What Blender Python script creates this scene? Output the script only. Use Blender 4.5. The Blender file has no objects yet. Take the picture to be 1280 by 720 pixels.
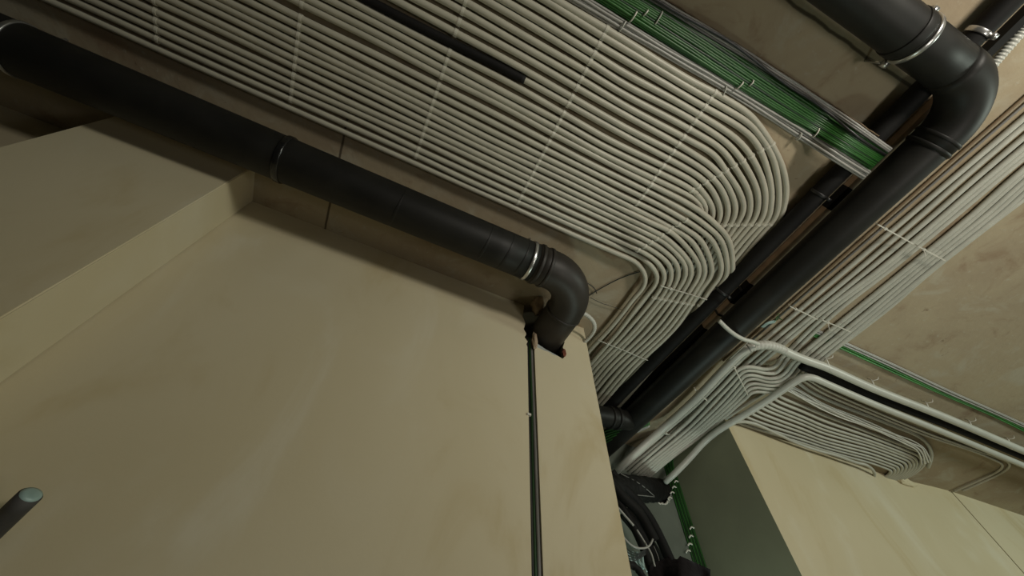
import bpy, bmesh, math, random
from mathutils import Vector, Matrix, noise
random.seed(7)
H = 1.4            # ceiling height above the eye (m)
EYE = 1.35         # eye height above the floor
F = 484.95         # focal length for a 1280 px wide frame
# world axes: X along the pipe bank, Y into the walls, Z up.  rows = camera right / down / forward
R = ((0.9052242643804477, -0.4245118689310461, 0.018939490847103578),
     (0.35396700001096026, 0.7286356710623525, -0.5863424099950095),
     (0.23510932367755666, 0.5374753315196759, 0.8098418820533404))
C = bpy.context.scene.collection

def ray(px, py):
    c = (px-640, py-360, F)
    return Vector([sum(R[k][j]*c[k] for k in range(3)) for j in range(3)])
def rat(px, py):                     # ceiling ratio (x/z, y/z) of a sight line
    d = ray(px, py); return d.x/d.z, d.y/d.z
def P(px, py, z=1.0):                # point at height z*H above the eye
    d = ray(px, py); return Vector((d.x/d.z*z*H, d.y/d.z*z*H, z*H+EYE))
def PY(px, py, y):                   # point on the plane y*H
    d = ray(px, py); s = y*H/d.y; return Vector((d.x*s, y*H, d.z*s+EYE))
def V(x, y, z):                      # world point from units of H
    return Vector((x*H, y*H, z*H+EYE))

# ------------------------------------------------------------------ materials
def new_mat(name):
    m = bpy.data.materials.new(name); m.use_nodes = True
    nt = m.node_tree; b = nt.nodes['Principled BSDF']; return m, nt, b
def mix(nt, fac, a, b, mode='MIX'):
    n = nt.nodes.new('ShaderNodeMix'); n.data_type = 'RGBA'; n.blend_type = mode
    if isinstance(fac, (int, float)): n.inputs[0].default_value = fac
    else: nt.links.new(fac, n.inputs[0])
    for i, v in ((6, a), (7, b)):
        if isinstance(v, tuple): n.inputs[i].default_value = (*v, 1)
        else: nt.links.new(v, n.inputs[i])
    return n.outputs[2]
def tex(nt, scale, detail=4, rough=.55, vec=None, stretch=None, dist=0):
    n = nt.nodes.new('ShaderNodeTexNoise'); n.inputs['Scale'].default_value = scale
    n.inputs['Detail'].default_value = detail; n.inputs['Roughness'].default_value = rough
    n.inputs['Distortion'].default_value = dist
    tc = nt.nodes.new('ShaderNodeTexCoord'); src = tc.outputs['Object']
    if stretch:
        mp = nt.nodes.new('ShaderNodeMapping'); mp.inputs['Scale'].default_value = stretch
        nt.links.new(src, mp.inputs[0]); src = mp.outputs[0]
    nt.links.new(src, n.inputs['Vector']); return n.outputs[0]
def ramp(nt, v, a, b):
    n = nt.nodes.new('ShaderNodeMapRange'); n.interpolation_type = 'SMOOTHSTEP'
    n.inputs[1].default_value = a; n.inputs[2].default_value = b
    nt.links.new(v, n.inputs[0]); return n.outputs[0]
def bump(nt, b, h, s, d=.01):
    n = nt.nodes.new('ShaderNodeBump'); n.inputs['Strength'].default_value = s
    n.inputs['Distance'].default_value = d
    nt.links.new(h, n.inputs['Height']); nt.links.new(n.outputs[0], b.inputs['Normal'])
def plain(name, col, rough=.5, var=.12, scale=30, metal=0, bmp=0, spec=.5):
    m, nt, b = new_mat(name)
    t = tex(nt, scale, 5)
    dark = tuple(c*(1-var) for c in col); lite = tuple(min(1, c*(1+var)) for c in col)
    nt.links.new(mix(nt, ramp(nt, t, .3, .7), dark, lite), b.inputs['Base Color'])
    b.inputs['Roughness'].default_value = rough; b.inputs['Metallic'].default_value = metal
    b.inputs['Specular IOR Level'].default_value = spec
    if bmp: bump(nt, b, t, bmp)
    return m
def line_mask(nt, axis, pos, w, lo=None, hi=None, wob=.01):   # crack in the slab along an axis
    tc = nt.nodes.new('ShaderNodeTexCoord'); sp = nt.nodes.new('ShaderNodeSeparateXYZ')
    nt.links.new(tc.outputs['Object'], sp.inputs[0])
    nz = tex(nt, 9, 4)
    a = nt.nodes.new('ShaderNodeMath'); a.operation = 'MULTIPLY_ADD'
    nt.links.new(nz, a.inputs[0]); a.inputs[1].default_value = wob; a.inputs[2].default_value = -pos-wob/2
    s = nt.nodes.new('ShaderNodeMath'); s.operation = 'ADD'
    nt.links.new(a.outputs[0], s.inputs[0]); nt.links.new(sp.outputs[axis], s.inputs[1])
    ab = nt.nodes.new('ShaderNodeMath'); ab.operation = 'ABSOLUTE'; nt.links.new(s.outputs[0], ab.inputs[0])
    f = ramp(nt, ab.outputs[0], w, w*.3)
    if lo is not None:
        o = 1-axis
        for aa, bb in ((lo-.02, lo), (hi+.02, hi)):
            g = ramp(nt, sp.outputs[o], aa, bb) if aa < bb else None
            if g is None:
                n = nt.nodes.new('ShaderNodeMapRange'); n.inputs[1].default_value = bb; n.inputs[2].default_value = aa
                n.inputs[3].default_value = 1; n.inputs[4].default_value = 0
                nt.links.new(sp.outputs[o], n.inputs[0]); g = n.outputs[0]
            mm = nt.nodes.new('ShaderNodeMath'); mm.operation = 'MULTIPLY'
            nt.links.new(f, mm.inputs[0]); nt.links.new(g, mm.inputs[1]); f = mm.outputs[0]
    return f

def mat_concrete():
    m, nt, b = new_mat('raw_concrete')
    big = tex(nt, 1.3, 5, .6, dist=.4); mid = tex(nt, 6, 6, .62, dist=.6); fine = tex(nt, 45, 5, .6)
    c = mix(nt, ramp(nt, big, .38, .62), CONC_A, CONC_B)
    c = mix(nt, ramp(nt, mid, .52, .72), c, CONC_C)
    c = mix(nt, ramp(nt, mid, .46, .28), c, CONC_D)
    st = tex(nt, 11, 6, .7, dist=1.2)
    c = mix(nt, ramp(nt, st, .64, .76), c, (.15, .10, .06))
    c = mix(nt, ramp(nt, fine, .60, .75), c, CONC_C)
    for msk in (line_mask(nt, 0, -.287*H, .006, .30*H, .80*H), line_mask(nt, 1, -.243*H, .007, .2*H, .95*H, .02)):
        c = mix(nt, msk, c, (.10, .08, .055))
    nt.links.new(c, b.inputs['Base Color']); b.inputs['Roughness'].default_value = .9
    b.inputs['Specular IOR Level'].default_value = .2
    bump(nt, b, fine, .35, .004); return m
def mat_plaster():
    m, nt, b = new_mat('skimmed_plaster')
    big = tex(nt, .9, 4, .5, stretch=(1, 1, .6), dist=.5); mid = tex(nt, 3.2, 5, .55, stretch=(1.0, 1, .5), dist=.8); fine = tex(nt, 60, 4)
    c = mix(nt, ramp(nt, big, .36, .64), PL_A, PL_B)
    c = mix(nt, ramp(nt, mid, .52, .74), c, PL_C)
    c = mix(nt, ramp(nt, mid, .46, .30), c, PL_D)
    nt.links.new(c, b.inputs['Base Color']); b.inputs['Roughness'].default_value = .75
    b.inputs['Specular IOR Level'].default_value = .25
    bump(nt, b, fine, .12, .003); return m
CONC_A = (.31, .25, .17); CONC_B = (.37, .31, .21); CONC_C = (.38, .34, .255); CONC_D = (.27, .20, .13)
PL_A = (.555, .485, .32); PL_B = (.60, .535, .375); PL_C = (.62, .57, .43); PL_D = (.525, .445, .275)
M = dict(
 conc=mat_concrete(), plaster=mat_plaster(),
 olive=plain('shaded_olive_plaster', (.26, .26, .175), .8, .08, 3),  # plaster turned from the light, its shade put into the dark olive colour
 teal_wall=plain('grey_green_render', (.14, .16, .13), .85, .12, 5, bmp=.1),
 conduit=plain('grey_pvc', (.44, .42, .34), .42, .06, 14),
 conduit2=plain('pale_grey_pvc', (.44, .44, .38), .42, .06, 14),
 duct=plain('light_grey_pvc', (.48, .48, .43), .4, .05, 12),
 clip=plain('white_plastic', (.60, .58, .51), .35, .05, 20),
 saddle=plain('grey_clip_plastic', (.53, .51, .43), .38, .05, 20),
 pipe=plain('black_rubber_lagging', (.0125, .0122, .0105), .5, .25, 8, spec=.28),
 pipe_warm=plain('worn_black_lagging', (.026, .022, .018), .48, .25, 8, spec=.34),
 gloss=plain('glossy_black_rubber', (.008, .008, .008), .22, .2, 8, spec=.6),
 tube=plain('black_foam_tube', (.007, .0065, .006), .7, .3, 10, spec=.22),
 steel=plain('galvanised_steel', (.55, .55, .54), .3, .12, 40, metal=.9),
 green=plain('green_cable_sheath', (.024, .105, .018), .4, .25, 6),
 green3=plain('bright_green_sheath', (.045, .20, .04), .4, .2, 6),
 green2=plain('dark_green_cable_sheath', (.008, .036, .008), .4, .3, 6),
 white=plain('white_cable_sheath', (.34, .335, .31), .4, .06, 10),
 bright=plain('bright_white_sheath', (.66, .66, .62), .35, .05, 10),
 stub=plain('dusty_grey_plastic', (.055, .052, .05), .7, .2, 20),
 grey=plain('grey_cable_sheath', (.17, .165, .155), .45, .1, 10),
 black=plain('black_cable_sheath', (.012, .012, .012), .4, .2, 10),
 orange=plain('tan_cord', (.16, .11, .06), .6, .1, 10),
 brown=plain('brown_batten', (.56, .40, .28), .6, .15, 20),
 foam=plain('dried_mortar', (.33, .25, .17), .9, .2, 25, bmp=.5),
 brick=plain('broken_brick', (.22, .07, .04), .9, .3, 40, bmp=.6),
 ledge=plain('grey_mortar', (.36, .38, .36), .85, .1, 30, bmp=.3),
 cloth=plain('dark_woven_cloth', (.035, .03, .032), .95, .2, 60, bmp=.3, spec=.1),
 film=plain('pale_teal_film', (.30, .42, .40), .35, .15, 20),
 floor=plain('dusty_screed', (.22, .20, .17), .9, .15, 5),
)

# ------------------------------------------------------------------ mesh helpers
def link(name, bm, mat, parent=None, smooth=True):
    me = bpy.data.meshes.new(name); bm.normal_update(); bm.to_mesh(me); bm.free()
    me.materials.append(mat)
    if smooth:
        for p in me.polygons: p.use_smooth = True
    o = bpy.data.objects.new(name, me); C.objects.link(o)
    if parent: o.parent = parent
    return o
def tag(o, label, cat, group=None, kind=None):
    o['label'] = label; o['category'] = cat
    if group: o['group'] = group
    if kind: o['kind'] = kind
    return o
def empty(name, loc):
    o = bpy.data.objects.new(name, None); o.empty_display_size = .05; C.objects.link(o); o.location = loc; return o
def shift(bm, o):                                   # keep world-placed geometry under an offset parent
    bmesh.ops.translate(bm, verts=bm.verts, vec=-o.location); return bm
def spline(pts, step=.012, smooth=0):
    pts = [Vector(p) for p in pts]
    q = [pts[0]*2-pts[1]]+pts+[pts[-1]*2-pts[-2]]
    out = []
    for i in range(1, len(q)-2):
        p0, p1, p2, p3 = q[i-1:i+3]
        d1, d2, d3 = [max(1e-5, (b-a).length)**.5 for a, b in ((p0, p1), (p1, p2), (p2, p3))]
        m1 = ((p1-p0)/d1-(p2-p0)/(d1+d2)+(p2-p1)/d2)*d2
        m2 = ((p2-p1)/d2-(p3-p1)/(d2+d3)+(p3-p2)/d3)*d2
        n = max(2, int((p2-p1).length/step))
        for k in range(n):
            t = k/n; t2 = t*t; t3 = t2*t
            out.append(p1*(2*t3-3*t2+1)+m1*(t3-2*t2+t)+p2*(-2*t3+3*t2)+m2*(t3-t2))
    out.append(pts[-1])
    for _ in range(smooth):
        out = [out[0]]+[(out[i-1]+out[i]*2+out[i+1])/4 for i in range(1, len(out)-1)]+[out[-1]]
    return out
def add_tube(bm, path, r, seg=12, cap=True, rf=None, flat=1.0):
    n = len(path); tang = []
    for i in range(n):
        a = path[max(0, i-1)]; b = path[min(n-1, i+1)]; tang.append((b-a).normalized())
    up = Vector((0, 0, 1))
    if abs(tang[0].dot(up)) > .9: up = Vector((1, 0, 0))
    u = (up-tang[0]*up.dot(tang[0])).normalized(); rings = []
    for i in range(n):
        t = tang[i]; u = (u-t*u.dot(t)).normalized(); v = t.cross(u)
        rr = r if rf is None else rf(i, n)*r
        rings.append([bm.verts.new(path[i]+(u*math.cos(2*math.pi*k/seg)*flat+v*math.sin(2*math.pi*k/seg))*rr) for k in range(seg)])
    for i in range(n-1):
        for k in range(seg):
            bm.faces.new((rings[i][k], rings[i+1][k], rings[i+1][(k+1) % seg], rings[i][(k+1) % seg]))
    if cap:
        bm.faces.new(rings[0]); bm.faces.new(rings[-1][::-1])
    return bm
def tube(path, r, seg=12, **k): return add_tube(bmesh.new(), path, r, seg, **k)
def cut_y(pts, y):                                  # end a path where it meets the plane at y
    if pts[0].y > y: pts = pts[::-1]; rev = True
    else: rev = False
    out = []
    for p, q_ in zip(pts, pts[1:]+[None]):
        out.append(p)
        if q_ is not None and (p.y <= y) != (q_.y <= y):
            out.append(p.lerp(q_, (y-p.y)/(q_.y-p.y)))
    out = [p for p in out if p.y <= y+1e-6]
    return out[::-1] if rev else out
def droop(path):                                     # the runs sink away from the slab towards the end of the passage
    out = []
    for p in path:
        z = (p.z-EYE)/H; ry = p.y/H/z; t = min(1, max(0, (ry-.98)/.42)); k = 1-.115*t*t*(3-2*t)
        out.append(Vector((p.x*k, p.y*k, (p.z-EYE)*k+EYE)))
    return out
def box(bm, a, b):
    m = Matrix.Translation((a+b)/2) @ Matrix.Diagonal((abs(b.x-a.x), abs(b.y-a.y), abs(b.z-a.z), 1))
    bmesh.ops.create_cube(bm, size=1, matrix=m); return bm
def prism_xz(bm, poly, y0, y1):                     # polygon given as (x,z) world, extruded in Y
    a = [bm.verts.new((x, y0, z)) for x, z in poly]; b = [bm.verts.new((x, y1, z)) for x, z in poly]
    n = len(poly); bm.faces.new(a); bm.faces.new(b[::-1])
    for i in range(n): bm.faces.new((a[i], b[i], b[(i+1) % n], a[(i+1) % n]))
    bmesh.ops.recalc_face_normals(bm, faces=bm.faces); return bm
def prism_xy(bm, poly, z0, z1):
    a = [bm.verts.new((x, y, z0)) for x, y in poly]; b = [bm.verts.new((x, y, z1)) for x, y in poly]
    n = len(poly); bm.faces.new(a); bm.faces.new(b[::-1])
    for i in range(n): bm.faces.new((a[i], b[i], b[(i+1) % n], a[(i+1) % n]))
    bmesh.ops.recalc_face_normals(bm, faces=bm.faces); return bm
def ring_band(c, axis, r, w, t, seg=40):            # a band round a pipe, rounded profile
    axis = axis.normalized(); u = axis.orthogonal().normalized(); v = axis.cross(u); bm = bmesh.new(); R_ = []
    prof = [(-w/2, 0), (-w/2, t*.7), (-w/3, t), (w/3, t), (w/2, t*.7), (w/2, 0)]
    for k in range(seg):
        d = u*math.cos(2*math.pi*k/seg)+v*math.sin(2*math.pi*k/seg)
        R_.append([bm.verts.new(c+axis*a+d*(r+b)) for a, b in prof])
    for k in range(seg):
        for j in range(5):
            bm.faces.new((R_[k][j], R_[k][j+1], R_[(k+1) % seg][j+1], R_[(k+1) % seg][j]))
    bmesh.ops.recalc_face_normals(bm, faces=bm.faces)
    return bm
def struct(name, bm, mat, smooth=False):
    o = link(name, bm, mat, smooth=smooth); o['kind'] = 'structure'; return o
def fillet(a, b, c, r, n=10):                       # rounded corner at b
    u = (a-b).normalized(); w = (c-b).normalized(); ang = u.angle(w); d = r/math.tan(ang/2)
    p = b+u*d; q = b+w*d; cen = b+(u+w).normalized()*(r/math.sin(ang/2)); out = []
    for i in range(n+1):
        t = i/n; s = (p-cen).slerp(q-cen, t) if hasattr(Vector, 'slerp') else None
        out.append(cen+s)
    return out
ORD = 'first second third fourth fifth sixth seventh eighth ninth tenth eleventh twelfth thirteenth fourteenth fifteenth sixteenth seventeenth eighteenth nineteenth twentieth twenty-first twenty-second twenty-third twenty-fourth twenty-fifth twenty-sixth'.split()

# ------------------------------------------------------------------ the room
FLOOR = 0.0
YW = .71; YP = .60; YB = 1.22; XG = 1.3505; YR = .875
bm = bmesh.new(); box(bm, V(-4, -4, 1), Vector((8*H, 3*H, EYE+H+.2))); struct('ceiling', bm, M['conc'])
bm = bmesh.new(); box(bm, Vector((-4*H, -4*H, -.1)), Vector((8*H, 3*H, 0))); struct('floor', bm, M['floor'])
ZC = EYE+H
XS0, XS1, XE = .3653*H, .3885*H, .583*H
HB = .826*H+EYE                                      # lower edge of the pipe hole
# big wall left of the cable chase, its right edge broken out beside the pipe
edge = [(XS0, 0), (XS0, HB-.02), (XS0-.004, HB-.005), (XS0+.002, HB+.012), (XS0-.012, HB+.03), (XS0-.004, HB+.055),
        (XS0-.016, HB+.08), (XS0-.008, HB+.12), (XS0-.02, HB+.16), (XS0-.012, ZC)]
bm = bmesh.new(); prism_xz(bm, [(-4*H, 0)]+edge+[(-4*H, ZC)], YW*H, YW*H+.03)
struct('wall_left', bm, M['plaster'])
# strip right of the chase with the notch for the pipe
notch = [(XS1, HB+.004), (.40*H, HB-.002), (.42*H, HB-.006), (.435*H, HB-.004), (.45*H, HB-.012), (.468*H, HB-.010),
         (.482*H, HB-.016), (.489*H, HB-.004), (.486*H, HB+.012), (.494*H, HB+.03), (.488*H, HB+.055), (.497*H, HB+.09), (.492*H, HB+.13), (.498*H, ZC)]
bm = bmesh.new(); prism_xz(bm, [(XS1, 0)]+notch+[(XE, ZC), (XE, 0)], YW*H, YW*H+.03)
struct('wall_right', bm, M['plaster'])
bm = bmesh.new(); prism_xz(bm, [(-4*H, 0), (XE, 0), (XE, ZC), (.56*H, ZC), (.56*H, HB-.05), (.34*H, HB-.05), (.34*H, ZC), (-4*H, ZC)], YW*H+.0301, YW*H+.20)
struct('wall_core', bm, M['olive'])
bm = bmesh.new(); box(bm, Vector((.3*H, YW*H+.201, 0)), Vector((XE, YB*H+.1, ZC))); struct('wall_passage', bm, M['teal_wall'])
bm = bmesh.new(); box(bm, Vector((-.785*H, YP*H, 0)), Vector((-.484*H, YW*H-.0005, ZC)))
bmesh.ops.bevel(bm, geom=[e for e in bm.edges if abs(e.verts[0].co.z-e.verts[1].co.z) >.5], offset=.003, segments=3, affect='EDGES')
struct('pillar_left', bm, M['plaster'])
# right hand wall: face towards the viewer, return face into the passage
X1, Y1 = 2.754*H, .838*H
bm = bmesh.new(); prism_xy(bm, [(XG*H, YR*H), (2.34*H, .880*H), (2.48*H, .868*H), (2.62*H, .850*H), (X1, Y1), (X1, YB*H+.1), (XG*H, YB*H+.1)], 0, ZC)
o = struct('wall_front', bm, M['plaster'])
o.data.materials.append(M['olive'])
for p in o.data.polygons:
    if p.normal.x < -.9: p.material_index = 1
bm = bmesh.new(); prism_xy(bm, [(X1+.013, Y1-.001), (3.4*H, .825*H), (8*H, .80*H), (8*H, YB*H+.1), (X1+.013, YB*H+.1)], 0, ZC)
struct('wall_far_right', bm, M['plaster'])
# wall at the end of the passage, with the hole of the lagged pipe left open
hc = PY(822, 613, YB); hr = .072
bm = bmesh.new()
pts = []
for k in range(28):
    a = 2*math.pi*k/28; rr = hr*(1+.10*noise.noise(Vector((math.cos(a)*2, math.sin(a)*2, 3))))
    pts.append((hc.x+rr*math.cos(a), hc.z+rr*math.sin(a)))
x0, x1, z0, z1 = XE-.02, XG*H+.01, 0, ZC
outer = []
for x, z in pts:
    dx, dz = x-hc.x, z-hc.z
    s = min(((x1 if dx > 0 else x0)-hc.x)/dx if abs(dx) > 1e-6 else 1e9, ((z1 if dz > 0 else z0)-hc.z)/dz if abs(dz) > 1e-6 else 1e9)
    outer.append((hc.x+dx*s, hc.z+dz*s))
yb = YB*H
ia = [bm.verts.new((x, yb, z)) for x, z in pts]; oa = [bm.verts.new((x, yb, z)) for x, z in outer]; ib = [bm.verts.new((x, yb+.12, z)) for x, z in pts]
corners = [(x1, z1), (x0, z1), (x0, z0), (x1, z0)]
for k in range(28):
    j = (k+1) % 28; f = [ia[k], oa[k]]
    for cx, cz in corners:                          # add the rectangle corner lying between two spokes
        a0 = math.atan2(outer[k][1]-hc.z, outer[k][0]-hc.x); a1 = math.atan2(outer[j][1]-hc.z, outer[j][0]-hc.x); ac = math.atan2(cz-hc.z, cx-hc.x)
        d1 = (a1-a0) % (2*math.pi); d2 = (ac-a0) % (2*math.pi)
        if 1e-6 < d2 < d1-1e-6: f.append(bm.verts.new((cx, yb, cz)))
    f += [oa[j], ia[j]]; bm.faces.new(f); bm.faces.new((ia[k], ia[j], ib[j], ib[k]))
bmesh.ops.recalc_face_normals(bm, faces=bm.faces)
struct('wall_back', bm, M['teal_wall'])

# ------------------------------------------------------------------ the big bank of conduits
RC = .0072                                           # conduit radius / H
Z1, Z2 = .9895, .9745                                # two layers under the slab
Y780 = [321, 311.6, 304, 295, 286, 278, 270.5, 262, 254, 245.6, 235, 225, 214, 205.5, 195, 184, 169, 158.5, 143, 131.6, 118, 105, 91, 75, 61, 50]
Y640 = [258, 249.5, 241, 229.5, 221, 212.5, 204, 194, 185, 176, 166, 154, 140, 130, 119, 106, 91, 79, 64, 48.5, 35, 18.7, 6.5]
Y480 = [187, 175, 166, 155, 145, 136, 126, 116, 107, 97.5, 84.5, 72.5, 57.5, 47.5, 36, 22.5, 10]
Y340 = [125, 113.4, 102.7, 92.7, 82, 70, 60, 49, 39, 28, 16, 5]
Y860 = {26: 99, 25: 109, 24: 122, 23: 135, 22: 147, 21: 160.6, 20: 174.5, 19: 188, 18: 200, 17: 212, 16: 223, 15: 234, 14: 244, 13: 254.5, 12: 266, 11: 277, 10: 288, 9: 299.5}
ROW300 = {13: 911, 12: 901.5, 11: 890, 10: 875.8, 9: 863, 8: 851.7, 7: 840, 6: 830}
ROW330 = {13: 915.8, 12: 909, 11: 901.6, 10: 889, 9: 880, 8: 873, 7: 862.8, 6: 855.6, 5: 845.8, 4: 836, 3: 824}
ROW345 = {13: 914.4, 12: 907.8, 11: 900, 10: 888.9, 9: 880.5, 8: 873.3, 7: 863.9, 6: 856.7, 5: 847.8, 4: 839.4, 3: 831}
ROW360 = {13: 905, 12: 897, 11: 889, 10: 877.5, 9: 871.5, 8: 864.4, 7: 856, 6: 848.5, 5: 841, 4: 833.8, 3: 825.6}
ROW410 = {13: 866, 12: 859.5, 11: 853, 10: 844, 9: 836.4, 8: 828.8, 7: 820, 6: 811, 5: 801.4, 4: 795, 3: 786, 2: 776.8}
ROW460 = {13: 811.5, 12: 806, 11: 799, 10: 792, 9: 785, 8: 777, 7: 768.5, 6: 761, 5: 753.5, 4: 746.5, 3: 740}
ROW240 = {26: 983, 25: 973.8, 24: 964.5, 23: 956.8, 22: 947, 21: 936, 20: 924.5, 19: 913.6, 18: 903.8, 17: 891.7, 16: 878.6, 15: 868}
ROW260 = {26: 979.5, 25: 972.5, 24: 963.4, 23: 956, 22: 947.5, 21: 938, 20: 930, 19: 919.6, 18: 910, 17: 899.8, 16: 890.8, 15: 882.4}
ROW270 = {26: 975.5, 25: 969, 24: 961, 23: 953.5, 22: 944, 21: 935.5, 20: 926, 19: 917.5, 18: 909, 17: 900, 16: 890.5}
ROW300U = {26: 954, 25: 945.8, 24: 937.6, 23: 929.4, 22: 921.7, 21: 914}
clip_rows = [-.99, -.70, -.417, -.108, .182, .4745]
def saddle():                                        # small plastic saddle clip round a conduit lying along local Y
    bm = bmesh.new(); r0, r1, w = RC*H*1.01, RC*H*1.11, .009; n = 12; R_ = []
    for i in range(n+1):
        a = math.radians(-150+300*i/n); c, s = math.sin(a), -math.cos(a)
        R_.append([bm.verts.new((c*r, y, s*r)) for r, y in ((r0, -w/2), (r1, -w/2), (r1, w/2), (r0, w/2))])
    for i in range(n):
        for k in range(4): bm.faces.new((R_[i][k], R_[i][(k+1) % 4], R_[i+1][(k+1) % 4], R_[i+1][k]))
    bm.faces.new(R_[0]); bm.faces.new(R_[-1][::-1])
    box(bm, Vector((-.006, -w/2, RC*H*.95)), Vector((.006, w/2, RC*H*1.45)))
    for s in (-1, 1): box(bm, Vector((s*RC*H*1.0-.0014, -w/2-.001, -.0050)), Vector((s*RC*H*1.0+.0014, w/2+.001, .0010)))
    bmesh.ops.recalc_face_normals(bm, faces=bm.faces)
    me = bpy.data.meshes.new('saddle_clip'); bm.to_mesh(me); bm.free(); me.materials.append(M['saddle']); return me
SADDLE = saddle()
def put_clip(parent, p, d):
    o = bpy.data.objects.new('saddle_clip', SADDLE); C.objects.link(o); o.parent = parent
    o.location = p; o.rotation_euler = (0, 0, math.atan2(d.y, d.x)-math.pi/2)
def seg_at(path, fn):                               # first crossing of fn(point) through zero
    for a, b in zip(path, path[1:]):
        fa, fb = fn(a), fn(b)
        if fa == 0 or fa*fb < 0: return a.lerp(b, abs(fa)/(abs(fa)+abs(fb)+1e-9)), (b-a).normalized()
    return None
bank = {}
for i in range(1, 27):
    k = i-1; rn = random.Random(i); wob = lambda: rn.uniform(-.0018, .0018)
    y7 = rat(780, Y780[k])[1]
    yl = rat(640, Y640[k])[1] if k < len(Y640) else y7
    yll = rat(480, Y480[k])[1] if k < len(Y480) else yl
    yl3 = rat(340, Y340[k])[1] if k < len(Y340) else yll
    if i == 17: y7 = y7
    A = []
    def q(x, y, z=Z1): A.append(Vector((x*z*H, y*z*H, z*H+EYE)))
    q(-3.3, yl3); q(-2.2, yl3+wob()); q(-1.6, yl3+wob())
    for cx, yy in zip(clip_rows[:3], (yl3, yl3, yl3)): 
        q(cx-.145, yy+wob()); q(cx, yy)
    q(-.26, (yl3+yll)/2+wob()*1.5); q(clip_rows[3], yll*.6+yl*.4); q(.04, yl+wob()*1.5); q(clip_rows[4], (yl+y7)/2)
    if rat(780, Y780[k])[0] > .345: q(.30, y7+wob()*1.2)
    if i not in (1, 2, 3): pass
    if i >= 14:
        q(rat(780, Y780[k])[0], y7)
        q(*rat(860, Y860[i]))
        if i == 14:
            for p in ((870, 250.5), (876.5, 258), (878.5, 266), (872, 277)): q(*rat(*p))
        if i == 15: q(*rat(873, 243.5))
        if i == 26:
            for p in ((900, 120), (935, 142), (951, 160), (968, 187), (979, 212)): q(*rat(*p))
        if i == 25:
            for p in ((900, 132), (937, 155), (950, 170), (966, 197)): q(*rat(*p))
        if 20 <= i <= 24:
            x, y = {24: (940, 172), 23: (925, 178), 22: (912, 182), 21: (902, 187), 20: (893, 194)}[i]
            q(*rat(x, y))
        if 20 <= i <= 26 and i < 25:
            x, y = {24: (957, 205), 23: (946, 208), 22: (934, 211), 21: (921, 213), 20: (908, 215)}[i]
            q(*rat(x, y))
        if i in (19, 18, 17, 16):
            x, y = {19: (895, 213), 18: (886, 218), 17: (877, 223), 16: (869, 229.5)}[i]; q(*rat(x, y))
        if i > 14:
            q(*rat(ROW240[i], 240)); q(*rat(ROW260[i], 260))
            if i in ROW270: q(*rat(ROW270[i], 272))
            if i in ROW300U: q(*rat(ROW300U[i], 300))
        off = .0166*(26-i)
        if i == 26: q(.8905, .32)
        for yy, xx in ((.43, .8915), (.55, .897), (.8, .918), (1.0, .932), (1.30, .945)): q(xx-off, yy)
    else:
        zt = Z1
        if i == 1:
            for x, y in ((780, 320.5), (791, 325), (800, 332), (806, 342.5), (807, 352), (803, 361), (792.5, 372.5), (780, 389), (763, 410), (738, 437)): q(*rat(x, y), z=(Z1+Z2)/2 if y < 340 else Z2)
            a, b = rat(763, 410); q(a-.002, 1.0, Z2); q(a-.002, 1.3, Z2)
        elif i == 2:
            for x, y in ((780, 311.6), (797.5, 319.5), (810, 327.5), (819.5, 340), (822.3, 348), (819, 356.5), (807.5, 370), (794, 387), (776.8, 410)): q(*rat(x, y), z=Z1 if y < 325 else Z2)
            q(rat(776.8, 410)[0], .85, Z2); q(rat(776.8, 410)[0]+.003, 1.0, Z2); q(.70, 1.3, Z2)
        else:
            q(rat(780, Y780[k])[0]-.02, rat(780, Y780[k])[1], Z1)
            extra = {3: [(800, 313), (815, 322)], 4: [(800, 304), (820, 316)], 5: [(803, 297), (828, 312)], 6: [(806, 290.5), (830, 303)], 7: [(812, 286), (835, 299.5)],
                     8: [(815, 279), (840, 291)], 9: [(830, 279.5)], 10: [(825, 267)], 11: [(825, 257)], 12: [(825, 247)], 13: [(825, 236.5)]}[i]
            for x, y in extra: q(*rat(x, y), z=(Z1+Z2)/2 if i > 8 else Z2)
            if i in Y860 and i > 9: q(*rat(860, Y860[i]), z=Z2)
            if i in (13, 12, 11): q(*rat({13: 890, 12: 884, 11: 876}[i], {13: 276, 12: 283, 11: 288}[i]), z=Z2)
            if i in ROW300 and i > 8: q(*rat(ROW300[i], 300), z=Z2)
            for row, y in ((ROW330, 330), (ROW345, 345), (ROW360, 360), (ROW410, 410), (ROW460, 460)):
                q(*rat(row[i], y), z=Z2)
            xr = rat(ROW460[i], 460)[0]
            q(xr+.012+wob()*2, 1.05, Z2); q(xr+.018, 1.30, Z2)
    path = spline(A, .012, smooth=5)
    if i <= 13:
        lab = 'grey conduit of the inner sweep, %s out from the left black pipe' % ORD[i-1]
    else:
        lab = 'grey conduit of the outer sweep, %s in from the green cable bundle' % ORD[26-i]
    grp = 'conduits of the inner sweep on the ceiling' if i <= 13 else 'conduits of the outer sweep on the ceiling'
    if i == 17: lab = 'grey conduit whose upper half is sheathed in a black sleeve'
    o = link('electrical_conduit', tube(path, RC*H, 12), M['conduit']); tag(o, lab, 'conduit', grp)
    bank[i] = path
    for cx in clip_rows:
        if cx < -.9 or (i > 23 and cx < .1): continue
        s = seg_at(path[:int(len(path)*.75)], lambda p: p.x-cx*Z1*H)
        if s and (i > 1) and abs(s[0].z-EYE-Z1*H) < .01: put_clip(o, *s)
    if i == 17:
        sl = [p for p in path if p.x < rat(659, 100)[0]*H*Z1 and p.x > -3.2*H and p.y < .5*H]
        s_ = link('black_sleeve', tube(sl, RC*H*1.27, 14), M['tube'], o); s_['label'] = 'black foam sleeve over the conduit'
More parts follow.
